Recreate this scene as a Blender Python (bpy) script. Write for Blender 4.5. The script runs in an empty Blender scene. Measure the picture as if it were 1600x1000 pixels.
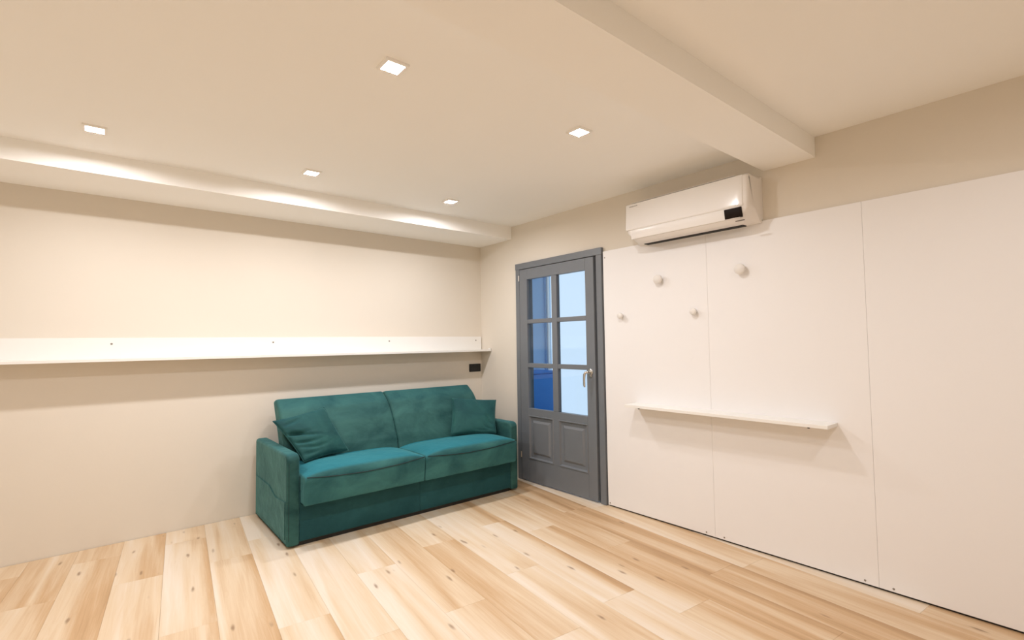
import bpy, bmesh, math, random
from mathutils import Vector, Matrix
random.seed(4)
S = bpy.context.scene
COL = S.collection

# ------------------------------------------------------------------ camera
CX, CY, CZ = -3.1951, -4.3907, 1.3310
YAW, PIT, ROL, FPX = -0.69193, 0.045808, -0.014381, 771.3
fw = Vector((math.sin(-YAW)*math.cos(PIT), math.cos(YAW)*math.cos(PIT), math.sin(PIT)))
rt = Vector((math.cos(YAW), math.sin(YAW), 0.0)); upv = rt.cross(fw)
r2 = rt*math.cos(ROL) + upv*math.sin(ROL); u2 = -rt*math.sin(ROL) + upv*math.cos(ROL)
cam_data = bpy.data.cameras.new('camera')
cam = bpy.data.objects.new('camera', cam_data); COL.objects.link(cam)
M = Matrix((r2, u2, -fw)).transposed().to_4x4(); M.translation = (CX, CY, CZ)
cam.matrix_world = M
cam_data.sensor_fit = 'HORIZONTAL'; cam_data.sensor_width = 36.0
cam_data.lens = FPX/1600.0*36.0; cam_data.clip_start = 0.02
S.camera = cam

# ------------------------------------------------------------------ world (daylight outside the hallway window) and exposure
W = bpy.data.worlds.new('daylight'); S.world = W; W.use_nodes = True
bg = W.node_tree.nodes['Background']
bg.inputs[0].default_value = (0.88, 0.90, 1.0, 1); bg.inputs[1].default_value = 0.96
S.view_settings.view_transform = 'Standard'; S.view_settings.look = 'None'
S.view_settings.gamma = 1.0; S.view_settings.use_curve_mapping = False
S.view_settings.exposure = 0.26
LAMP_COL = (1.0, 0.98, 1.0); LAMP_W = 10.2
S.cycles.max_bounces = 10; S.cycles.diffuse_bounces = 7

# ------------------------------------------------------------------ helpers
def mat(name, col, rough=0.6, metal=0.0, spec=0.5, noise=None, bump=None, sheen=None, coat=0.0):
    m = bpy.data.materials.new(name); m.use_nodes = True
    nt = m.node_tree; b = nt.nodes['Principled BSDF']
    b.inputs['Base Color'].default_value = (*col, 1); b.inputs['Roughness'].default_value = rough
    b.inputs['Metallic'].default_value = metal; b.inputs['Specular IOR Level'].default_value = spec
    b.inputs['Coat Weight'].default_value = coat
    tc = nt.nodes.new('ShaderNodeTexCoord')
    if noise:
        sc, amt = noise
        n = nt.nodes.new('ShaderNodeTexNoise'); n.inputs['Scale'].default_value = sc; n.inputs['Detail'].default_value = 3
        nt.links.new(tc.outputs['Object'], n.inputs['Vector'])
        mx = nt.nodes.new('ShaderNodeMix'); mx.data_type = 'RGBA'
        mx.inputs[6].default_value = (*[c*(1-amt) for c in col], 1); mx.inputs[7].default_value = (*[min(1, c*(1+amt)) for c in col], 1)
        nt.links.new(n.outputs['Fac'], mx.inputs[0]); nt.links.new(mx.outputs[2], b.inputs['Base Color'])
    if bump:
        sc, st, di = bump
        n = nt.nodes.new('ShaderNodeTexNoise'); n.inputs['Scale'].default_value = sc; n.inputs['Detail'].default_value = 4
        nt.links.new(tc.outputs['Object'], n.inputs['Vector'])
        bp = nt.nodes.new('ShaderNodeBump'); bp.inputs['Strength'].default_value = st; bp.inputs['Distance'].default_value = di
        nt.links.new(n.outputs['Fac'], bp.inputs['Height']); nt.links.new(bp.outputs[0], b.inputs['Normal'])
    if sheen:
        w, scol, sr = sheen
        b.inputs['Sheen Weight'].default_value = w; b.inputs['Sheen Tint'].default_value = (*scol, 1); b.inputs['Sheen Roughness'].default_value = sr
    return m

def velvet(name, dark, light, blue, amt=0.15):
    """pile fabric: nap blotches and faint creases on a teal ground"""
    m = bpy.data.materials.new(name); m.use_nodes = True
    nt = m.node_tree; b = nt.nodes['Principled BSDF']; L = nt.links.new
    tc = nt.nodes.new('ShaderNodeTexCoord')
    mp = nt.nodes.new('ShaderNodeMapping'); mp.inputs['Scale'].default_value = (1, 1, 1.5); L(tc.outputs['Object'], mp.inputs[0])
    n1 = nt.nodes.new('ShaderNodeTexNoise'); n1.inputs['Scale'].default_value = 3.2; n1.inputs['Detail'].default_value = 6; n1.inputs['Roughness'].default_value = 0.6
    n1.inputs['Distortion'].default_value = 0.6
    L(mp.outputs[0], n1.inputs['Vector'])
    cr = nt.nodes.new('ShaderNodeValToRGB'); L(n1.outputs['Fac'], cr.inputs[0])
    e = cr.color_ramp; e.elements[0].position = 0.3; e.elements[0].color = (*dark, 1); e.elements[1].position = 0.7; e.elements[1].color = (*light, 1)
    # upward faces mixed bluer: the highlight on lit tops put into the colour
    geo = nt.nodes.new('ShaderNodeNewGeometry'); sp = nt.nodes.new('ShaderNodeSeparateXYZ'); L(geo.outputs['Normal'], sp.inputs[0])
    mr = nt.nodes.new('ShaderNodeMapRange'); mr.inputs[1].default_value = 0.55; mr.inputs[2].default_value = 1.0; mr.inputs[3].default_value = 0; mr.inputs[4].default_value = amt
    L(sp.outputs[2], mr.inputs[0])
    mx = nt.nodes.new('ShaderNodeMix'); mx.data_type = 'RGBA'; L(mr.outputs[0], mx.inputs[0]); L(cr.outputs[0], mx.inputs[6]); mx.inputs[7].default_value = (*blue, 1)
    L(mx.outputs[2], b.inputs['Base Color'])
    b.inputs['Roughness'].default_value = 0.75; b.inputs['Specular IOR Level'].default_value = 0.25
    b.inputs['Sheen Weight'].default_value = 0.42; b.inputs['Sheen Tint'].default_value = (0.30, 0.75, 0.78, 1); b.inputs['Sheen Roughness'].default_value = 0.35
    n2 = nt.nodes.new('ShaderNodeTexNoise'); n2.inputs['Scale'].default_value = 9; n2.inputs['Detail'].default_value = 3; L(mp.outputs[0], n2.inputs['Vector'])
    bp = nt.nodes.new('ShaderNodeBump'); bp.inputs['Strength'].default_value = 0.35; bp.inputs['Distance'].default_value = 0.02
    L(n2.outputs['Fac'], bp.inputs['Height']); L(bp.outputs[0], b.inputs['Normal'])
    return m

def tag(o, label=None, cat=None, group=None, kind=None):
    if label: o['label'] = label
    if cat: o['category'] = cat
    if group: o['group'] = group
    if kind: o['kind'] = kind
    return o

def empty(name, loc=(0, 0, 0), parent=None):
    o = bpy.data.objects.new(name, None); o.location = loc; o.empty_display_size = 0.05
    COL.objects.link(o)
    if parent: o.parent = parent
    return o

def origin_of(parent):
    v = Vector((0, 0, 0))
    while parent: v += parent.location; parent = parent.parent
    return v

def obj(name, bm, m, parent=None, smooth=False, origin=None):
    """link a bmesh given in WORLD coordinates; origin moves the object's own origin"""
    base = origin_of(parent)
    o_w = Vector(origin) if origin is not None else base
    bmesh.ops.translate(bm, verts=bm.verts, vec=-o_w)
    bmesh.ops.recalc_face_normals(bm, faces=bm.faces)
    me = bpy.data.meshes.new(name); bm.to_mesh(me); bm.free()
    if smooth:
        for p in me.polygons: p.use_smooth = len(p.vertices) <= 4
    me.materials.append(m)
    o = bpy.data.objects.new(name, me); COL.objects.link(o)
    o.location = o_w - base
    if parent: o.parent = parent
    return o

def centre(x0, x1, y0, y1, z0, z1): return ((x0+x1)/2, (y0+y1)/2, z0)

def box(bm, x0, x1, y0, y1, z0, z1, bev=0.0, seg=2):
    vs = [bm.verts.new((x, y, z)) for x in (x0, x1) for y in (y0, y1) for z in (z0, z1)]
    fs = [(0, 1, 3, 2), (4, 6, 7, 5), (0, 4, 5, 1), (2, 3, 7, 6), (0, 2, 6, 4), (1, 5, 7, 3)]
    fc = [bm.faces.new([vs[i] for i in f]) for f in fs]
    if bev > 0:
        es = list({e for f in fc for e in f.edges})
        bmesh.ops.bevel(bm, geom=es, offset=bev, segments=seg, profile=0.5, affect='EDGES')
    return vs

def boxobj(name, b, m, parent=None, bev=0.0, seg=2, smooth=False):
    bm = bmesh.new(); box(bm, *b, bev, seg)
    return obj(name, bm, m, parent, smooth, origin=None if parent else centre(*b))

def cyl(bm, c, axis, r0, r1, h, n=32, caps=True):
    a = Vector(axis).normalized()
    s = a.orthogonal().normalized(); t = a.cross(s); c = Vector(c)
    A = [bm.verts.new(c + (s*math.cos(k*2*math.pi/n) + t*math.sin(k*2*math.pi/n))*r0) for k in range(n)]
    B = [bm.verts.new(c + a*h + (s*math.cos(k*2*math.pi/n) + t*math.sin(k*2*math.pi/n))*r1) for k in range(n)]
    for k in range(n): bm.faces.new((A[k], A[(k+1) % n], B[(k+1) % n], B[k]))
    if caps: bm.faces.new(A[::-1]); bm.faces.new(B)

def lathe(bm, c, axis, prof, n=40):
    """prof: list of (distance along axis, radius)"""
    a = Vector(axis).normalized(); s = a.orthogonal().normalized(); t = a.cross(s); c = Vector(c)
    rings = []
    for d, r in prof:
        if r < 1e-6: rings.append([bm.verts.new(c + a*d)])
        else: rings.append([bm.verts.new(c + a*d + (s*math.cos(k*2*math.pi/n) + t*math.sin(k*2*math.pi/n))*r) for k in range(n)])
    for A, B in zip(rings, rings[1:]):
        for k in range(n):
            k2 = (k+1) % n
            if len(A) == 1 and len(B) == 1: continue
            if len(A) == 1: bm.faces.new((A[0], B[k2], B[k]))
            elif len(B) == 1: bm.faces.new((A[k], A[k2], B[0]))
            else: bm.faces.new((A[k], A[k2], B[k2], B[k]))

def tube(bm, pts, r, n=8):
    pts = [Vector(p) for p in pts]; rings = []
    prev = None
    for i, p in enumerate(pts):
        d = (pts[min(i+1, len(pts)-1)] - pts[max(i-1, 0)]).normalized()
        s = d.orthogonal().normalized() if prev is None else (prev - d*prev.dot(d)).normalized()
        prev = s; t = d.cross(s)
        rr = r[i] if isinstance(r, (list, tuple)) else r
        rings.append([bm.verts.new(p + (s*math.cos(k*2*math.pi/n) + t*math.sin(k*2*math.pi/n))*rr) for k in range(n)])
    for A, B in zip(rings, rings[1:]):
        for k in range(n): bm.faces.new((A[k], A[(k+1) % n], B[(k+1) % n], B[k]))
    bm.faces.new(rings[0][::-1]); bm.faces.new(rings[-1])

def round_poly(pts, rad, seg=6, step=None):
    """round each corner of a closed polygon; long edges are subdivided by step"""
    n = len(pts); out = []
    for i in range(n):
        p = Vector(pts[i]); a = Vector(pts[i-1]); b = Vector(pts[(i+1) % n])
        r = rad[i] if isinstance(rad, (list, tuple)) else rad
        da = (a-p).normalized(); db = (b-p).normalized()
        ang = math.acos(max(-1, min(1, da.dot(db))))
        if r < 1e-5 or ang > 3.1: out.append(p); continue
        tl = min(r/math.tan(ang/2), (a-p).length*0.48, (b-p).length*0.48)
        rr = tl*math.tan(ang/2)
        c = p + (da+db).normalized()*(rr/math.sin(ang/2))
        s = p + da*tl; e = p + db*tl
        a0 = math.atan2(s.y-c.y, s.x-c.x); a1 = math.atan2(e.y-c.y, e.x-c.x)
        d = (a1-a0+math.pi) % (2*math.pi) - math.pi
        for k in range(seg+1):
            t = a0 + d*k/seg; out.append(Vector((c.x+rr*math.cos(t), c.y+rr*math.sin(t))))
    if step:
        res = []
        for i, p in enumerate(out):
            q = out[(i+1) % len(out)]; m = max(1, int((q-p).length/step))
            for k in range(m): res.append(p.lerp(q, k/m))
        out = res
    return out

def loft(bm, axis, a0, a1, poly, r_end=0.01, nseg=10, endseg=5, deform=None, keep=None):
    """extrude a closed 2D section along x ('x': section is y,z) or y ('y': section is x,z) with rounded ends"""
    n = len(poly); area = sum(poly[i].x*poly[(i+1) % n].y - poly[(i+1) % n].x*poly[i].y for i in range(n))
    sg = 1 if area > 0 else -1; nor = []
    for i in range(n):
        d = (poly[(i+1) % n]-poly[i-1]); d.normalize(); nor.append(Vector((d.y, -d.x))*sg)
    st = []
    for k in range(endseg+1):
        th = k/endseg*math.pi/2; st.append((a0+r_end*(1-math.cos(th)), r_end*(1-math.sin(th))))
    for k in range(1, nseg): st.append((a0+r_end+(a1-a0-2*r_end)*k/nseg, 0))
    for k in range(endseg, -1, -1):
        th = k/endseg*math.pi/2; st.append((a1-r_end*(1-math.cos(th)), r_end*(1-math.sin(th))))
    rings = []
    for a, ins in st:
        ring = []
        for p, nn in zip(poly, nor):
            q = p - nn*(0 if keep and keep(p) else ins)
            v = Vector((a, q.x, q.y)) if axis == 'x' else Vector((q.x, a, q.y))
            if deform: v = deform(v)
            ring.append(bm.verts.new(v))
        rings.append(ring)
    for A, B in zip(rings, rings[1:]):
        for k in range(n): bm.faces.new((A[k], A[(k+1) % n], B[(k+1) % n], B[k]))
    bm.faces.new(rings[0]); bm.faces.new(rings[-1][::-1])

def V2(*p): return [Vector(q) for q in p]

# ------------------------------------------------------------------ materials
M_wall = mat('wall_paint', (0.74, 0.685, 0.60), 0.85, noise=(3, 0.01), bump=(60, 0.06, 0.004))
M_ceil = mat('ceiling_paint', (0.94, 0.935, 0.91), 0.9, noise=(2, 0.012))
M_board = mat('white_melamine', (0.85, 0.84, 0.84), 0.45, noise=(4, 0.006))
M_shelf = mat('white_laminate', (0.84, 0.83, 0.80), 0.4)
M_door = mat('grey_door_paint', (0.158, 0.173, 0.192), 0.42, noise=(14, 0.05), bump=(90, 0.08, 0.002))
M_dark = mat('gap_shade', (0.02, 0.02, 0.02), 0.8)
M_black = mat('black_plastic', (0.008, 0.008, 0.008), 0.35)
M_steel = mat('brushed_steel', (0.62, 0.60, 0.57), 0.28, metal=1.0)
M_screw = mat('screw_steel', (0.30, 0.27, 0.24), 0.4, metal=0.8)
M_ac = mat('gloss_white_plastic', (0.86, 0.84, 0.82), 0.16, coat=0.3)
M_ac_side = mat('satin_white_plastic', (0.83, 0.80, 0.77), 0.5)
M_display = mat('dark_smoked_display', (0.012, 0.006, 0.003), 0.45, spec=0.12)
M_mark = mat('grey_print', (0.35, 0.33, 0.30), 0.5)
M_markb = mat('brown_print', (0.12, 0.09, 0.06), 0.5)
M_knob = mat('cream_painted_wood', (0.78, 0.75, 0.71), 0.5)
M_trim = mat('downlight_white', (0.9, 0.88, 0.84), 0.5)
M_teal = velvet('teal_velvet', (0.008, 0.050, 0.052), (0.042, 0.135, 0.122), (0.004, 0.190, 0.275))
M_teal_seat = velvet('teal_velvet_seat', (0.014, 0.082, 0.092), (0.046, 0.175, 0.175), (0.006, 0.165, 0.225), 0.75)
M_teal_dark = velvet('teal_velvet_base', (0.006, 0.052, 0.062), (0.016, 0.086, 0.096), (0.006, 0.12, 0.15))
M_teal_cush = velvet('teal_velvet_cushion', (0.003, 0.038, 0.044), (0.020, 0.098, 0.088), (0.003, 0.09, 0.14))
M_pipe = mat('dark_teal_piping', (0.001, 0.018, 0.022), 0.7)
M_hallwall = mat('hall_wall_paint', (0.42, 0.60, 0.80), 0.85)
M_hallblue = mat('blue_hall_paint', (0.01, 0.20, 0.62), 0.5)
M_hallfloor = mat('hall_floor', (0.35, 0.33, 0.32), 0.5)

def m_emit(name, col, st):
    m = bpy.data.materials.new(name); m.use_nodes = True; nt = m.node_tree
    b = nt.nodes['Principled BSDF']; b.inputs['Base Color'].default_value = (0.9, 0.9, 0.9, 1)
    b.inputs['Emission Color'].default_value = (*col, 1); b.inputs['Emission Strength'].default_value = st
    return m
M_lens = m_emit('lamp_lens', (1.0, 0.93, 0.82), 12.0)

def m_glass():
    m = bpy.data.materials.new('door_glass'); m.use_nodes = True; nt = m.node_tree
    nt.nodes.remove(nt.nodes['Principled BSDF']); out = nt.nodes['Material Output']
    tr = nt.nodes.new('ShaderNodeBsdfTransparent'); tr.inputs[0].default_value = (0.90, 0.96, 0.99, 1)
    gl = nt.nodes.new('ShaderNodeBsdfGlossy'); gl.inputs['Roughness'].default_value = 0.03
    lw = nt.nodes.new('ShaderNodeLayerWeight'); lw.inputs[0].default_value = 0.5
    pw_ = nt.nodes.new('ShaderNodeMath'); pw_.operation = 'POWER'; pw_.inputs[1].default_value = 5.0; nt.links.new(lw.outputs['Facing'], pw_.inputs[0])
    fr = nt.nodes.new('ShaderNodeMath'); fr.operation = 'MULTIPLY_ADD'; fr.inputs[1].default_value = 0.9; fr.inputs[2].default_value = 0.035; nt.links.new(pw_.outputs[0], fr.inputs[0])
    mx = nt.nodes.new('ShaderNodeMixShader')
    nt.links.new(fr.outputs[0], mx.inputs[0]); nt.links.new(tr.outputs[0], mx.inputs[1]); nt.links.new(gl.outputs[0], mx.inputs[2])
    nt.links.new(mx.outputs[0], out.inputs[0]); return m
M_glass = m_glass()

def m_oak():
    m = bpy.data.materials.new('pale_oak_plank'); m.use_nodes = True
    nt = m.node_tree; b = nt.nodes['Principled BSDF']; L = nt.links.new
    N = nt.nodes.new
    tc = N('ShaderNodeTexCoord'); oi = N('ShaderNodeObjectInfo')
    # per-plank offset
    off = N('ShaderNodeVectorMath'); off.operation = 'SCALE'; off.inputs[0].default_value = (17.0, 31.0, 7.0); L(oi.outputs['Random'], off.inputs['Scale'])
    add = N('ShaderNodeVectorMath'); add.operation = 'ADD'; L(tc.outputs['Object'], add.inputs[0]); L(off.outputs[0], add.inputs[1])
    # long soft bands along the board
    mp = N('ShaderNodeMapping'); mp.inputs['Scale'].default_value = (9.0, 0.55, 1); L(add.outputs[0], mp.inputs[0])
    n1 = N('ShaderNodeTexNoise'); n1.inputs['Scale'].default_value = 1.0; n1.inputs['Detail'].default_value = 2; n1.inputs['Distortion'].default_value = 0.5; L(mp.outputs[0], n1.inputs['Vector'])
    # fine grain
    mp2 = N('ShaderNodeMapping'); mp2.inputs['Scale'].default_value = (60.0, 2.2, 1); L(add.outputs[0], mp2.inputs[0])
    n2 = N('ShaderNodeTexNoise'); n2.inputs['Scale'].default_value = 1.0; n2.inputs['Detail'].default_value = 5; n2.inputs['Roughness'].default_value = 0.65; n2.inputs['Distortion'].default_value = 1.2; L(mp2.outputs[0], n2.inputs['Vector'])
    # tone of the plank from its colour attribute
    tone = N('ShaderNodeSeparateColor'); L(oi.outputs['Color'], tone.inputs[0])
    m1 = N('ShaderNodeMath'); m1.operation = 'MULTIPLY_ADD'; L(n1.outputs['Fac'], m1.inputs[0]); m1.inputs[1].default_value = 1.25; m1.inputs[2].default_value = -0.68
    m2 = N('ShaderNodeMath'); m2.operation = 'MULTIPLY_ADD'; L(n2.outputs['Fac'], m2.inputs[0]); m2.inputs[1].default_value = 0.46; L(m1.outputs[0], m2.inputs[2])
    # darker heart band near the right-hand edge (blue channel gives its strength)
    sx = N('ShaderNodeSeparateXYZ'); L(tc.outputs['Object'], sx.inputs[0])
    edge = N('ShaderNodeMapRange'); edge.interpolation_type = 'SMOOTHSTEP'; L(sx.outputs[0], edge.inputs[0]); edge.inputs[1].default_value = -0.02; edge.inputs[2].default_value = 0.115
    em = N('ShaderNodeMath'); em.operation = 'MULTIPLY'; L(edge.outputs[0], em.inputs[0]); L(tone.outputs[2], em.inputs[1])
    m3 = N('ShaderNodeMath'); m3.operation = 'ADD'; L(m2.outputs[0], m3.inputs[0]); L(em.outputs[0], m3.inputs[1])
    m4 = N('ShaderNodeMath'); m4.operation = 'ADD'; L(m3.outputs[0], m4.inputs[0]); L(tone.outputs[0], m4.inputs[1])
    cr = N('ShaderNodeValToRGB'); L(m4.outputs[0], cr.inputs[0]); r = cr.color_ramp
    r.elements[0].position = 0.0; r.elements[0].color = (0.77, 0.68, 0.575, 1)
    r.elements[1].position = 1.0; r.elements[1].color = (0.36, 0.21, 0.10, 1)
    e = r.elements.new(0.35); e.color = (0.70, 0.555, 0.39, 1)
    e = r.elements.new(0.65); e.color = (0.57, 0.38, 0.215, 1)
    # knots and short dark checks
    mp3 = N('ShaderNodeMapping'); mp3.inputs['Scale'].default_value = (11.0, 3.0, 1); L(add.outputs[0], mp3.inputs[0])
    nd = N('ShaderNodeTexNoise'); nd.inputs['Scale'].default_value = 3.5; L(mp3.outputs[0], nd.inputs['Vector'])
    mv = N('ShaderNodeMix'); mv.data_type = 'VECTOR'; mv.inputs[0].default_value = 0.11; L(mp3.outputs[0], mv.inputs[4]); L(nd.outputs['Color'], mv.inputs[5])
    vo = N('ShaderNodeTexVoronoi'); vo.inputs['Scale'].default_value = 1.35; L(mv.outputs[1], vo.inputs['Vector'])
    kr = N('ShaderNodeMapRange'); kr.interpolation_type = 'SMOOTHSTEP'; L(vo.outputs['Distance'], kr.inputs[0]); kr.inputs[1].default_value = 0.02; kr.inputs[2].default_value = 0.17; kr.inputs[3].default_value = 0.75; kr.inputs[4].default_value = 0.0
    sv = N('ShaderNodeSeparateColor'); L(vo.outputs['Color'], sv.inputs[0])
    gt = N('ShaderNodeMath'); gt.operation = 'GREATER_THAN'; gt.inputs[1].default_value = 0.40; L(sv.outputs[0], gt.inputs[0])
    km = N('ShaderNodeMath'); km.operation = 'MULTIPLY'; L(kr.outputs[0], km.inputs[0]); L(gt.outputs[0], km.inputs[1])
    mk = N('ShaderNodeMix'); mk.data_type = 'RGBA'; L(km.outputs[0], mk.inputs[0]); L(cr.outputs[0], mk.inputs[6]); mk.inputs[7].default_value = (0.22, 0.125, 0.07, 1)
    # ink the joint edges: nothing painted, joints are geometry
    L(mk.outputs[2], b.inputs['Base Color'])
    b.inputs['Roughness'].default_value = 0.48; b.inputs['Specular IOR Level'].default_value = 0.4
    bp = N('ShaderNodeBump'); bp.inputs['Strength'].default_value = 0.12; bp.inputs['Distance'].default_value = 0.002
    L(n2.outputs['Fac'], bp.inputs['Height']); L(bp.outputs[0], b.inputs['Normal'])
    return m
M_oak = m_oak()
M_sub = mat('floor_underlay', (0.20, 0.14, 0.09), 0.9)

# ------------------------------------------------------------------ room shell
XL, YB, H = -4.5, -5.7, 2.51
XH, YH0, YH1 = 1.55, -2.3, 0.62           # hallway beyond the door
FY0, FY1, FZ = -1.735, -0.632, 2.112      # outer edges of the door casing

def struct(name, boxes, m, label=None):
    bm = bmesh.new()
    for b in boxes: box(bm, *b)
    o = obj(name, bm, m, origin=(boxes[0][0], boxes[0][2], boxes[0][4]))
    return tag(o, label, kind='structure')

floor = struct('floor', [(XL, 0.0, YB, 0.0, -0.06, -0.010)], M_sub, 'pale oak plank floor of the room')
struct('wall_back', [(XL-0.1, 0.12, 0.0, 0.12, -0.06, H+0.1)], M_wall, 'plain warm white wall behind the teal sofa')
struct('wall_right', [(0, 0.12, -1.68, -0.69, 2.06, H+0.1), (0, 0.12, -0.69, 0.0, -0.06, H+0.1), (0, 0.12, YB, -1.68, -0.06, H+0.1)], M_wall,
       'warm white wall holding the grey door')
struct('wall_left', [(XL-0.1, XL, YB-0.1, 0.0, -0.06, H+0.1)], M_wall)
struct('wall_front', [(XL, 0.12, YB-0.1, YB, -0.06, H+0.1)], M_wall)
struct('ceiling', [(XL, 0.0, YB, 0.0, H, H+0.1)], M_ceil, 'flat cream ceiling with square downlights')
struct('trim_1', [(XL, 0.0, -0.545, 0.0, 2.385, H)], M_ceil, 'boxed cream soffit running along the top of the back wall')
struct('trim_2', [(XL, 0.0, -3.341, -3.047, 2.390, H)], M_ceil, 'dropped cream ceiling beam running to the wall above the air conditioner')

# planks: columns 0.235 m wide, boards 1.275 m long, laid askew by 5.7 degrees
ANG = math.atan(0.1); PW = 0.235*math.cos(ANG)
pd = Vector((-math.sin(ANG), -math.cos(ANG))); pw = Vector((math.cos(ANG), -math.sin(ANG)))
joint_y = {0: -1.63, 1: -2.285, 2: -1.74, 3: -1.43, 4: -2.137, 5: -1.478, 6: -2.25, 7: -1.557, 8: -2.20, 9: -1.85}
tones = {  # (column, board index from the joint: -1 above it, 0 below it ...): tone, edge band
    (0, -1): (0.38, .25), (0, 0): (0.44, .2), (0, 1): (0.40, .15), (1, -1): (0.26, .25), (1, 0): (0.38, .2), (1, 1): (.4, .15),
    (2, -1): (0.16, .12), (2, 0): (0.05, .42), (2, 1): (0.30, .15), (3, -1): (0.24, .12), (3, 0): (0.02, .55), (3, 1): (0.05, .1),
    (4, -1): (0.08, .12), (4, 0): (0.10, .1), (4, 1): (.1, .2), (5, -1): (0.10, .25), (5, 0): (0.24, .20), (5, 1): (0.05, .1),
    (6, -1): (0.10, .25), (6, 0): (0.12, .10), (7, -1): (0.10, .25), (7, 0): (0.04, .1), (8, -1): (0.0, .30), (8, 0): (.1, .1),
    (9, -1): (0.03, .12), (9, 0): (0.20, .1)}
def clip(poly, f):
    out = []
    for i in range(len(poly)):
        a, b = poly[i-1], poly[i]; fa, fb = f(a), f(b)
        if (fa >= 0) != (fb >= 0): out.append(a.lerp(b, fa/(fa-fb)))
        if fb >= 0: out.append(b)
    return out
def col_point(w):            # point on the line x - 0.1 y = w closest to y = 0
    return Vector((w, 0.0))
PL = 1.275; g = 0.0003
for k in range(-3, 20):
    w0, w1 = -0.235*(k+1), -0.235*k
    jy = joint_y.get(k, -1.2 - (k*0.487) % 1.0)
    cx_mid = (w0+w1)/2 + 0.1*jy
    J = Vector((cx_mid, jy))
    for j in range(-2, 4):
        s0, s1 = j*PL + g, (j+1)*PL - g
        c = J + pd*((s0+s1)/2)
        hw = PW/2 - g
        quad = [J + pd*s0 - pw*hw, J + pd*s0 + pw*hw, J + pd*s1 + pw*hw, J + pd*s1 - pw*hw]
        e = 0.004
        for f in (lambda p: p.x-(XL+e), lambda p: -e-p.x, lambda p: p.y-(YB+e), lambda p: -e-p.y):
            quad = clip(quad, f)
            if len(quad) < 3: break
        if len(quad) < 3: continue
        ar = abs(sum(quad[i-1].x*quad[i].y-quad[i].x*quad[i-1].y for i in range(len(quad))))/2
        if ar < 0.002: continue
        bm = bmesh.new()
        cen = sum(quad, Vector((0, 0)))/len(quad)
        R = Matrix.Rotation(ANG, 2)          # world -> plank frame
        def loc(p, z): q = R @ (p-c); return Vector((q.x, q.y, z))
        b_ = [bm.verts.new(loc(p, -0.010)) for p in quad]
        t_ = [bm.verts.new(loc(p, -0.0005)) for p in quad]
        u_ = [bm.verts.new(loc(p + (cen-p).normalized()*0.0007, 0.0)) for p in quad]
        n = len(quad)
        for i in range(n):
            i2 = (i+1) % n
            bm.faces.new((b_[i], b_[i2], t_[i2], t_[i])); bm.faces.new((t_[i], t_[i2], u_[i2], u_[i]))
        bm.faces.new(u_)
        bmesh.ops.recalc_face_normals(bm, faces=bm.faces)
        me = bpy.data.meshes.new('plank'); bm.to_mesh(me); bm.free(); me.materials.append(M_oak)
        o = bpy.data.objects.new('plank', me); COL.objects.link(o); o.parent = floor
        o.location = Vector((c.x, c.y, 0)) - floor.location; o.rotation_euler = (0, 0, -ANG)
        t, eb = tones.get((k, j), (random.uniform(0.0, 0.28), random.uniform(0.05, 0.3)))
        o.color = (t, 0, eb, 1)

# hallway behind the glazed door, with a window to the daylight
struct('floor_hall', [(0.0, XH, YH0, YH1, -0.06, -0.002)], M_hallfloor)
struct('ceiling_hall', [(0.12, XH, YH0, YH1, 2.45, 2.55)], M_hallwall)
struct('wall_hall_end', [(0.12, XH, YH1, YH1+0.1, -0.06, 2.55)], M_hallwall)
struct('wall_hall_near', [(0.12, XH, YH0-0.1, YH0, -0.06, 2.55)], M_hallwall)
WY0, WY1, WZ0, WZ1 = -1.95, 0.60, 0.25, 2.40
struct('wall_hall_far', [(XH, XH+0.1, YH0-0.1, WY0, -0.06, 2.55), (XH, XH+0.1, WY1, YH1+0.1, -0.06, 2.55),
                         (XH, XH+0.1, WY0, WY1, -0.06, WZ0), (XH, XH+0.1, WY0, WY1, WZ1, 2.55)], M_hallwall)
win = empty('window_1', (XH, (WY0+WY1)/2, WZ0)); tag(win, 'bright daylit hallway window seen through the right panes of the grey door', kind='structure')
bm = bmesh.new()
for b in ((XH+.02, XH+.06, WY0, WY0+.03, WZ0, WZ1), (XH+.02, XH+.06, WY1-.02, WY1, WZ0, WZ1), (XH+.02, XH+.06, WY0, WY1, WZ0, WZ0+.05), (XH+.02, XH+.06, WY0, WY1, WZ1-.05, WZ1)):
    box(bm, *b)
obj('window_frame', bm, M_shelf, win)
boxobj('pane', (XH+.035, XH+.040, WY0+.04, WY1-.015, WZ0+.04, WZ1-.04), M_glass, win)
cab = empty('hall_cabinet', (0.95, YH1-0.2, 0)); tag(cab, 'deep blue low cabinet seen blurred through the lower left door panes', 'cabinet')
boxobj('cabinet_body', (0.45, 1.42, YH1-0.35, YH1-0.01, 0.0, 0.93), M_hallblue, cab, bev=0.004)
boxobj('cabinet_top', (0.43, 1.44, YH1-0.37, YH1-0.01, 0.93, 0.955), M_hallblue, cab, bev=0.004)
for s in (0.46, 0.935): boxobj('cabinet_door', (s, s+0.465, YH1-0.368, YH1-0.351, 0.08, 0.92), M_hallblue, cab, bev=0.003)

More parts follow.
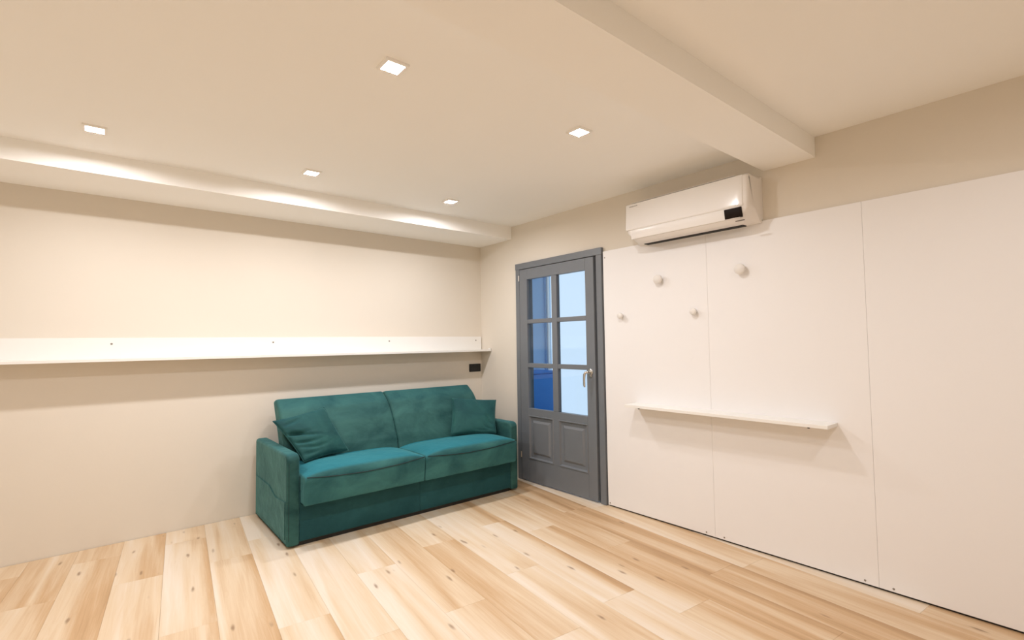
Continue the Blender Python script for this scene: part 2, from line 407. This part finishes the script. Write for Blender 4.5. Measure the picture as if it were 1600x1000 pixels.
# ------------------------------------------------------------------ door_1
door = empty('door_1', (0, (FY0+FY1)/2, 0)); tag(door, 'grey painted half glazed door with six panes and two raised panels', kind='structure')
XF = -0.028                                # casing face
LY0, LY1, LZ0, LZ1, XD = -1.655, -0.700, 0.014, 2.045, -0.036
cas = empty('door_frame', (0, (FY0+FY1)/2, 0)); cas.parent = door; cas.location = (0, 0, 0)
def dbox(name, b, parent, bev=0.003, m=None): return boxobj(name, b, m or M_door, parent, bev=bev)
dbox('casing_upright', (XF, 0.0, FY0, LY0-0.022, 0, FZ-0.060), cas)
dbox('casing_upright', (XF, 0.0, LY1+0.012, FY1, 0, FZ-0.060), cas)
dbox('casing_head', (XF-0.002, 0.0, FY0-0.004, FY1+0.003, FZ-0.060, FZ), cas)
dbox('jamb', (-0.004, 0.125, -1.680, -1.648, 0, 2.05), cas, 0.001)
dbox('jamb', (-0.004, 0.125, -0.712, -0.690, 0, 2.05), cas, 0.001)
dbox('jamb', (-0.004, 0.125, -1.648, -0.712, 2.035, 2.06), cas, 0.001)
leaf = empty('door_leaf', (0, (LY0+LY1)/2, 0)); leaf.parent = door; leaf.location = (0, 0, 0)
XI = 0.008                                 # back of the leaf
ys = [(-1.145, -0.808), (-1.560, -1.212)]  # openings: left and right
zs = [(0.700, 1.090), (1.131, 1.512), (1.552, 1.943)]
PZ0, PZ1 = 0.222, 0.636
dbox('stile', (XD, XI, ys[0][1], LY1, LZ0, LZ1), leaf)
dbox('stile', (XD, XI, LY0, ys[1][0], LZ0, LZ1), leaf)
dbox('rail', (XD, XI, ys[1][0], ys[0][1], LZ0, PZ0), leaf, 0.0015)
dbox('rail', (XD, XI, ys[1][0], ys[0][1], PZ1, zs[0][0]), leaf, 0.0015)
dbox('rail', (XD, XI, ys[1][0], ys[0][1], zs[2][1], LZ1), leaf, 0.0015)
dbox('mullion', (XD, XI, ys[1][1], ys[0][0], PZ0, PZ1), leaf, 0.0015)
dbox('muntin', (XD+0.001, XI, ys[1][1], ys[0][0], zs[0][0], zs[2][1]), leaf, 0.004)
for za, zb in ((1.090, 1.131), (1.512, 1.552)):
    for (ya, yb) in ys: dbox('muntin', (XD+0.001, XI, ya, yb, za, zb), leaf, 0.004)
for (ya, yb) in ys:
    for (za, zb) in zs:
        boxobj('glass_pane', (-0.012, -0.008, ya-0.002, yb+0.002, za-0.002, zb+0.002), M_glass, leaf)
    # moulded frame round the raised field
    def ringm(bm, y0, y1, z0, z1, wd, xa, xb):
        o = [(y0, z0), (y1, z0), (y1, z1), (y0, z1)]; i = [(y0+wd, z0+wd), (y1-wd, z0+wd), (y1-wd, z1-wd), (y0+wd, z1-wd)]
        A = [bm.verts.new((xa, *p)) for p in o]; B = [bm.verts.new((xb, *p)) for p in i]
        for k in range(4): bm.faces.new((A[k], A[(k+1) % 4], B[(k+1) % 4], B[k]))
        return B
    bm = bmesh.new()
    prof = [(0.0, XD+0.001), (0.004, XD-0.005), (0.010, XD-0.005), (0.020, XD+0.012), (0.048, XD+0.014), (0.068, XD+0.002), (0.069, XD+0.002)]
    prev = [bm.verts.new((prof[0][1], y, z)) for y, z in ((ya, PZ0), (yb, PZ0), (yb, PZ1), (ya, PZ1))]
    for wd, xx in prof[1:]:
        cur = [bm.verts.new((xx, y, z)) for y, z in ((ya+wd, PZ0+wd), (yb-wd, PZ0+wd), (yb-wd, PZ1-wd), (ya+wd, PZ1-wd))]
        for q in range(4): bm.faces.new((prev[q], prev[(q+1) % 4], cur[(q+1) % 4], cur[q]))
        prev = cur
    bm.faces.new(prev)
    back = [bm.verts.new((XI, y, z)) for y, z in ((ya, PZ0), (yb, PZ0), (yb, PZ1), (ya, PZ1))]
    bm.faces.new(back)
    obj('raised_panel', bm, M_door, leaf)
# lever handle
HY, HZ = -1.603, 1.075
bm = bmesh.new(); lathe(bm, (XD, HY, HZ), (-1, 0, 0), [(0, 0.0), (0, 0.026), (0.006, 0.026), (0.009, 0.022), (0.009, 0.010), (0.045, 0.009), (0.052, 0.0)])
obj('rose', bm, M_steel, leaf, smooth=False)
bm = bmesh.new(); lathe(bm, (XD, HY, HZ-0.032), (-1, 0, 0), [(0, 0.0), (0, 0.017), (0.005, 0.017), (0.006, 0.008), (0.012, 0.006), (0.012, 0.0)])
obj('keyhole_rose', bm, M_steel, leaf)
bm = bmesh.new(); tube(bm, [(XD-0.046, HY, HZ), (XD-0.050, HY+0.012, HZ-0.003), (XD-0.052, HY+0.024, HZ-0.02), (XD-0.052, HY+0.028, HZ-0.06), (XD-0.050, HY+0.030, HZ-0.11), (XD-0.048, HY+0.026, HZ-0.125)],
                       [0.010, 0.011, 0.011, 0.009, 0.009, 0.006], 12)
obj('lever_handle', bm, M_steel, leaf, smooth=True)
for z in (1.965, 0.25):
    bm = bmesh.new(); cyl(bm, (XD-0.003, LY1+0.004, z-0.03), (0, 0, 1), 0.006, 0.006, 0.055, 12); obj('hinge', bm, M_steel, leaf, smooth=False)

# ------------------------------------------------------------------ white boards on the right wall
def screw(x, y, z, axis, parent, r=0.0055, m=None):
    bm = bmesh.new(); lathe(bm, (x, y, z), axis, [(-0.001, r), (0.0012, r), (0.002, r*0.7), (0.0010, r*0.3), (0.0010, 0.0)], 14)
    return obj('screw', bm, m or M_screw, parent)
XP = -0.018
boards = [(-2.6541, -1.748, 'white wall board beside the door with three coat knobs on it'),
          (-3.560, -2.6549, 'white wall board right of the seam with one coat knob near its edge'),
          (-4.470, -3.5608, 'white wall board furthest from the door, beyond the thin shelf')]
for i, (y0, y1, lab) in enumerate(boards):
    b = empty('wall_board', (0, (y0+y1)/2, 0.012)); tag(b, lab, 'wall panel')
    boxobj('board', (XP, -0.0005, y0, y1, 0.012, 2.074), M_board, b, bev=0.0012)
    for yy in (y0+0.062, y1-0.018 if i == 0 else y1-0.062):
        for zz in ((0.028, 2.02) if (i == 0 and yy > -2) else (0.028,)): screw(XP, yy, zz, (-1, 0, 0), b)
boxobj('board_gap_shade', (-0.004, -0.0005, -4.47, -1.75, 0.0, 0.012), M_dark)  # dark strip standing in for the shaded gap under the boards
tag(bpy.data.objects['board_gap_shade'], kind='structure')

# coat knobs
def knob(y, z, R, D, lab, grp):
    r = empty('coat_knob', (XP, y, z)); tag(r, lab, 'coat hook', grp)
    bm = bmesh.new(); lathe(bm, (XP, y, z), (-1, 0, 0), [(0, 0), (0, R*0.55), (D*0.45, R*0.5), (D*0.5, R*0.52)], 36); obj('stem', bm, M_knob, r, smooth=True)
    bm = bmesh.new(); lathe(bm, (XP, y, z), (-1, 0, 0), [(D*0.48, 0), (D*0.48, R*0.6), (D*0.52, R*0.88), (D*0.60, R*0.98), (D*0.70, R), (D*0.93, R), (D, R*0.93), (D, 0)], 40)
    obj('knob_head', bm, M_knob, r, smooth=True)
KN = 'round coat knobs on the white boards'
knob(-2.897, 1.783, 0.034, 0.042, 'large round cream coat knob high at the right, right of the seam', KN)
knob(-2.286, 1.783, 0.034, 0.042, 'large round cream coat knob high on the board beside the door', KN)
knob(-1.930, 1.531, 0.024, 0.036, 'small round cream coat knob low on the board, nearest the door', KN)
knob(-2.560, 1.528, 0.024, 0.036, 'small round cream coat knob low on the board, just left of the seam', KN)

# narrow shelf on the boards
sh = empty('wall_shelf', (XP, -2.67, 0.836)); tag(sh, 'thin white shelf fixed on the white boards below the coat knobs', 'shelf')
boxobj('shelf_board', (XP-0.150, XP, -3.40, -2.045, 0.836, 0.856), M_shelf, sh, bev=0.0015)
for y in (-2.165, -3.30):
    bm = bmesh.new(); cyl(bm, (XP-0.135, y, 0.836), (0, 0, -1), 0.007, 0.006, 0.007, 14); obj('dark_stud', bm, M_black, sh)

# ------------------------------------------------------------------ shelf ledge behind the sofa
lg = empty('long_wall_shelf', (-1.5, 0, 1.243)); tag(lg, 'long white shelf with a low back board on the wall above the sofa', 'shelf')
boxobj('shelf_board', (-4.49, -0.004, -0.184, -0.001, 1.243, 1.263), M_shelf, lg, bev=0.0015)
boxobj('back_board', (-4.49, -0.012, -0.019, -0.001, 1.263, 1.402), M_shelf, lg, bev=0.0012)
for x in (-3.15, -2.12, -1.095, -0.085): screw(x, -0.019, 1.362, (0, -1, 0), lg, 0.007)
boxobj('end_lip', (-0.018, -0.004, -0.184, -0.150, 1.263, 1.275), M_shelf, lg, bev=0.001)

# black wall socket
so = empty('wall_socket', (-0.09, 0, 1.065)); tag(so, 'black rectangular socket plate on the wall between shelf and sofa', 'socket')
boxobj('cover_plate', (-0.165, -0.018, -0.010, -0.0005, 1.024, 1.108), M_black, so, bev=0.003)
for x in (-0.135, -0.0915, -0.048): boxobj('module', (x-0.020, x+0.020, -0.0125, -0.009, 1.040, 1.092), M_black, so, bev=0.001)

# ------------------------------------------------------------------ sofa
SX0, SX1, SF = -2.252, -0.270, -0.918
sofa = empty('sofa', ((SX0+SX1)/2, -0.5, 0)); tag(sofa, 'teal velvet two seat sofa with thin square arms against the back wall', 'sofa')
IX0, IX1, XM = -2.168, -0.352, -1.268
arm_poly = round_poly(V2((SF, 0.014), (SF, 0.612), (-0.06, 0.606), (-0.06, 0.014)), [0.012, 0.045, 0.03, 0.012], 7, 0.06)
for a0, a1 in ((SX0, IX0-0.001), (IX1+0.001, SX1)):
    bm = bmesh.new(); loft(bm, 'x', a0, a1, arm_poly, 0.018, 2, 5); obj('armrest', bm, M_teal, sofa, smooth=True)
# seams down the arm fronts, pocket on the outer side
for x in (SX0+0.014, SX1-0.014):
    bm = bmesh.new(); tube(bm, [(x, SF+0.0015, 0.05), (x, SF+0.0015, 0.55), (x, SF+0.014, 0.596), (x, SF+0.045, 0.608), (x, -0.12, 0.603)], 0.0022, 6)
    obj('arm_seam', bm, M_pipe, sofa)
bm = bmesh.new()
pk = round_poly(V2((-0.890, 0.06), (-0.890, 0.303), (-0.66, 0.285), (-0.50, 0.33), (-0.12, 0.33), (-0.12, 0.06)), [0.0, 0.0, 0.2, 0.2, 0, 0.02], 6)
loft(bm, 'x', SX0-0.006, SX0+0.002, pk, 0.002, 2, 2); obj('side_pocket', bm, M_teal, sofa)
# base
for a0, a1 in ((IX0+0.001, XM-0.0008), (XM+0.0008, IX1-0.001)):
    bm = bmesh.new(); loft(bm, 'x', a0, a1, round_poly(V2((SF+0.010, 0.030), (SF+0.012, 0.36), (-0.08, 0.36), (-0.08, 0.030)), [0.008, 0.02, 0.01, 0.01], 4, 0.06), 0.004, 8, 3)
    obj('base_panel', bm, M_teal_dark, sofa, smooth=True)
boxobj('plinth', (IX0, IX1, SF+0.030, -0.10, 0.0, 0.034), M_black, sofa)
# feet
for x in (SX0+0.05, SX1-0.05):
    for y in (SF+0.06, -0.12):
        bm = bmesh.new(); cyl(bm, (x, y, 0.0), (0, 0, 1), 0.018, 0.022, 0.020, 16); obj('foot', bm, M_black, sofa)
# seat cushions
seat_poly = round_poly(V2((-0.990, 0.278), (-1.010, 0.468), (-0.42, 0.462), (-0.42, 0.365), (-0.90, 0.365), (-0.90, 0.278)), [0.008, 0.028, 0.02, 0.0, 0.0, 0.004], 7, 0.025)
for a0, a1 in ((IX0+0.004, XM-0.0025), (XM+0.0025, IX1-0.002)):
    def dz(v, a0=a0, a1=a1):
        u = (v.x-a0)/(a1-a0); u = min(max(u, 0), 1); e = 1-abs(2*u-1)**5; e2 = 1-(2*u-1)**2
        k = min(max((v.z-0.43)/0.03, 0), 1); s = min(max((v.y+1.01)/0.54, 0), 1)
        hump = (math.sin(math.pi*min(1, s*1.05+0.10)))**0.7 if s < 0.85 else 0.62
        v.z += k*(0.012+0.040*hump)*e
        if v.y < -0.9 and v.z > 0.25:
            v.y -= (0.016*e2)*math.sin(math.pi*min(1, max(0, (v.z-0.27)/0.25)))*e
            v.y -= 0.0025*math.sin(v.x*23+v.z*9)*e
        return v
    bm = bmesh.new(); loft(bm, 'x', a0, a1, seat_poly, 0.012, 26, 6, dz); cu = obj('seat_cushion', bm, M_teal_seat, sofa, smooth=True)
    pts = []
    for q in range(25):
        x = a0+0.012+(a1-a0-0.024)*q/24; u = (x-a0)/(a1-a0)
        z = 0.468-0.026*(1-(2*u-1)**2)
        v = dz(Vector((x, -1.006, min(z, 0.43)))); pts.append((v.x, v.y-0.0030, z))
    bm = bmesh.new(); tube(bm, pts, 0.0034, 6); obj('seat_seam', bm, M_pipe, sofa)
# back cushions
back_poly = round_poly(V2((-0.565, 0.44), (-0.535, 0.56), (-0.455, 0.72), (-0.365, 0.845), (-0.262, 0.918), (-0.185, 0.905), (-0.34, 0.62), (-0.40, 0.44)), [0.02, 0.25, 0.3, 0.25, 0.030, 0.03, 0.2, 0.01], 6, 0.03)
for a0, a1 in ((IX0+0.006, XM-0.001), (XM+0.001, IX1-0.004)):
    def db(v, a0=a0, a1=a1):
        u = (v.x-a0)/(a1-a0); u = min(max(u, 0), 1); e = 1-abs(2*u-1)**4
        if v.y < -0.2:
            v.y -= 0.014*e*math.sin(math.pi*min(1, max(0, (v.z-0.44)/0.46)))
            v.y += 0.0035*math.exp(-((v.z-0.60-0.02*math.sin(v.x*5))/0.012)**2)*e
            v.y += 0.0025*math.exp(-((v.z-0.80-0.02*math.sin(v.x*4+1))/0.010)**2)*e
        return v
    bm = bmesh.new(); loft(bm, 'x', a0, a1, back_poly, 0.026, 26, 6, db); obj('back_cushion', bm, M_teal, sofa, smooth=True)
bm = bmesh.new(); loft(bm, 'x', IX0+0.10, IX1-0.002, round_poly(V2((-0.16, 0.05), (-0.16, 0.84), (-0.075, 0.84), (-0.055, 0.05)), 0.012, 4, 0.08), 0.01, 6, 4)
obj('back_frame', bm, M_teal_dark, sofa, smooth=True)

# ------------------------------------------------------------------ scatter cushions
def pillow(TL, TR, BR, BL, T, lab, seed, folds):
    TL, TR, BR, BL = map(Vector, (TL, TR, BR, BL)); n = 44
    cen = (TL+TR+BR+BL)/4; nrm = ((TR-TL).cross(BL-TL)).normalized()
    if nrm.y > 0: nrm = -nrm
    rnd = random.Random(seed); ph = [rnd.uniform(0, 6.28) for _ in range(6)]
    bm = bmesh.new(); F = []; B = []
    for i in range(n+1):
        rf = []; rb = []
        for j in range(n+1):
            u, v = j/n, i/n
            a = TL.lerp(TR, u); b = BL.lerp(BR, u); p = a.lerp(b, v)
            s = 4*u*(1-u); t = 4*v*(1-v)
            # edges draw inwards between the corners
            p += (cen-p)*0.055*((1-s)*t + (1-t)*s)*1.0
            h = T*(s*t)**0.42
            edge = (1-(1-s)*(1-t))
            wr = 0
            for (uu, vv, ang, ln, wd, dp) in folds:
                du, dv = u-uu, v-vv; al = du*math.cos(ang)+dv*math.sin(ang); ac = -du*math.sin(ang)+dv*math.cos(ang)+0.6*al*al
                wr -= 1.5*dp*math.exp(-(al/ln)**2-(ac/wd)**2)
            wr += 0.0018*math.sin(11*u+ph[0]+3*v)*math.sin(9*v+ph[1])
            # puckers along the seams
            pu = math.exp(-min(u, 1-u)/0.05)*0.0022*math.sin(v*70+ph[2])*t + math.exp(-min(v, 1-v)/0.05)*0.0018*math.sin(u*64+ph[3])*s
            rf.append(bm.verts.new(p + nrm*(h + (wr+pu)*min(1, s*t*4))))
            if 0 < i < n and 0 < j < n: rb.append(bm.verts.new(p - nrm*(h*0.8)))
            else: rb.append(rf[-1])
        F.append(rf); B.append(rb)
    for i in range(n):
        for j in range(n):
            bm.faces.new((F[i][j], F[i][j+1], F[i+1][j+1], F[i+1][j]))
            q = (B[i][j], B[i+1][j], B[i+1][j+1], B[i][j+1])
            bm.faces.new(q)
    edgepts = [F[0][j].co.copy() for j in range(n+1)]+[F[i][n].co.copy() for i in range(1, n+1)]+[F[n][j].co.copy() for j in range(n-1, -1, -1)]+[F[i][0].co.copy() for i in range(n-1, 0, -1)]
    r = empty('throw_cushion', cen); tag(r, lab, 'cushion')
    obj('cushion_body', bm, M_teal_cush, r, smooth=True)
    bm = bmesh.new(); tube(bm, edgepts+[edgepts[0]], 0.0028, 6); obj('edge_seam', bm, M_teal_cush, r, smooth=True)
pillow((-2.237, -0.50, 0.786), (-1.850, -0.44, 0.846), (-1.722, -0.625, 0.520), (-2.088, -0.735, 0.512), 0.060,
       'creased teal velvet cushion leaning on the left arm of the sofa', 3,
       [(0.10, 0.42, 0.35, 0.22, 0.035, 0.020), (0.28, 0.50, 0.50, 0.20, 0.030, 0.014), (0.18, 0.66, 0.25, 0.25, 0.03, 0.012), (0.30, 0.80, 0.15, 0.25, 0.03, 0.009), (0.22, 0.18, -0.1, 0.18, 0.04, 0.008), (0.12, 0.90, 0.1, 0.2, 0.03, 0.010)])
pillow((-0.665, -0.435, 0.822), (-0.250, -0.575, 0.778), (-0.425, -0.800, 0.510), (-0.792, -0.610, 0.514), 0.058,
       'smooth teal velvet cushion propped in the right corner of the sofa', 8,
       [(0.55, 0.12, 1.3, 0.12, 0.03, 0.008), (0.88, 0.75, 0.6, 0.12, 0.025, 0.010), (0.85, 0.90, 0.4, 0.14, 0.025, 0.010), (0.80, 0.62, 0.9, 0.10, 0.03, 0.007), (0.70, 0.95, 0.1, 0.15, 0.025, 0.008)])

# ------------------------------------------------------------------ air conditioner
AY0, AY1 = -3.034, -2.122
ac = empty('air_conditioner', (0, (AY0+AY1)/2, 2.045)); tag(ac, 'glossy white split air conditioner high on the wall above the white boards', 'air conditioner')
XW = -0.0205
body = round_poly(V2((XW, 2.352), (-0.165, 2.352), (-0.196, 2.338), (-0.202, 2.150), (-0.188, 2.078), (-0.155, 2.054), (XW, 2.058)), [0.004, 0.03, 0.012, 0.05, 0.03, 0.03, 0.004], 6, 0.02)
def dac(v):
    d = min(v.y-AY0, AY1-v.y)
    if d < 0.075 and v.z < 2.2:
        t = 1-max(0, d)/0.075; lift = 0.085*t**1.6
        lo, hi = 2.054, 2.20
        f = min(1.0, max(0.0, (-0.03-v.x)/0.10)); f = f*f*(3-2*f)
        v.z += lift*f*(hi-v.z)/(hi-lo)
    return v
bm = bmesh.new(); loft(bm, 'y', AY0, AY1, body, 0.022, 20, 6, dac, lambda p: p.x > -0.045); obj('housing', bm, M_ac_side, ac, smooth=True)
fp = round_poly(V2((-0.190, 2.345), (-0.199, 2.340), (-0.208, 2.160), (-0.206, 2.149), (-0.190, 2.149)), [0.003, 0.006, 0.006, 0.004, 0.0], 4, 0.03)
bm = bmesh.new(); loft(bm, 'y', AY0+0.030, AY1-0.006, fp, 0.006, 20, 4); obj('front_panel', bm, M_ac, ac, smooth=True)
boxobj('mounting_plate', (-0.0212, -0.0006, AY0, AY1, 2.080, 2.352), M_ac_side, ac, bev=0.001)
boxobj('underside_shade', (-0.085, -0.035, AY0+0.09, AY1-0.08, 2.0515, 2.0600), M_dark, ac, bev=0.002)  # dark box painting in the shade along the flat underside
# top grille seam, lower flap, display
fl = round_poly(V2((-0.190, 2.145), (-0.2055, 2.145), (-0.201, 2.110), (-0.1945, 2.080), (-0.180, 2.080)), [0.0, 0.004, 0.05, 0.004, 0.0], 4, 0.02)
bm = bmesh.new(); loft(bm, 'y', AY0+0.055, AY1-0.045, fl, 0.004, 20, 3); obj('air_flap', bm, M_ac, ac, smooth=True)
dp = round_poly(V2((-0.190, 2.1435), (-0.2068, 2.1435), (-0.2025, 2.110), (-0.1970, 2.083), (-0.180, 2.083)), [0.0, 0.003, 0.05, 0.003, 0.0], 4, 0.02)
bm = bmesh.new(); loft(bm, 'y', -2.992, -2.884, dp, 0.002, 6, 2); obj('display_window', bm, M_display, ac, smooth=True)
tl = round_poly(V2((-0.165, 2.3525), (-0.190, 2.3475), (-0.190, 2.351), (-0.165, 2.356)), 0.001, 2, 0.03)
bm = bmesh.new(); loft(bm, 'y', AY0+0.085, AY1-0.045, tl, 0.001, 10, 2); obj('top_lip', bm, M_ac_side, ac)
bm = bmesh.new()
for q, wdt in enumerate((0.006, 0.007, 0.008, 0.006, 0.006, 0.007, 0.006)):      # tiny unreadable grey wordmark
    y = AY1-0.040-q*0.0105
    box(bm, -0.2012, -0.1995, y-wdt, y, 2.318, 2.325)
obj('front_mark', bm, M_mark, ac)
boxobj('lower_mark', (-0.1965, -0.1880, -3.005, -2.950, 2.058, 2.063), M_markb, ac)

# ------------------------------------------------------------------ downlights
def downlight(x, y, lab, z=H, power=1.0):
    r = empty('downlight', (x, y, z)); tag(r, lab, 'ceiling light', 'square ceiling downlights')
    bm = bmesh.new(); a, b, zt = 0.052, 0.039, z-0.009
    for q in ((x-a, x+a, y-a, y-b), (x-a, x+a, y+b, y+a), (x-a, x-b, y-b, y+b), (x+b, x+a, y-b, y+b)): box(bm, *q, zt, z-0.0003)
    obj('trim_ring', bm, M_trim, r)
    boxobj('lens', (x-b, x+b, y-b, y+b, z-0.002, z-0.0005), M_lens, r)
    ld = bpy.data.lights.new('downlight_bulb', 'AREA'); ld.shape = 'SQUARE'; ld.size = 0.072; ld.energy = LAMP_W*power; ld.color = LAMP_COL
    lo = bpy.data.objects.new('bulb_light', ld); COL.objects.link(lo); lo.parent = r; lo.location = (0, 0, -0.0035)
    return r
downlight(-2.270, -2.507, 'largest looking square downlight, nearest the camera in the ceiling', power=0.82)
downlight(-1.159, -2.548, 'square downlight to the right, nearest the air conditioner', power=0.82)
downlight(-2.122, -0.980, 'square downlight above the left end of the sofa', power=1.2)
downlight(-1.000, -0.966, 'square downlight above the right end of the sofa', power=1.2)
downlight(-3.250, -0.975, 'added square downlight left of the one above the left sofa end', power=1.2)  # added lamp, a guess at the rest of the room's lighting
downlight(-3.380, -2.520, 'added square downlight left of the one nearest the camera', power=0.82)  # also added, guessed to extend the nearer row of lamps
for x, w in ((-1.3, 'right'), (-3.0, 'left')): downlight(x, -4.45, 'added unseen square downlight on the near side of the ceiling beam, %s of the two' % w, power=0.8)  # unseen lamps added to light the room beyond the beam
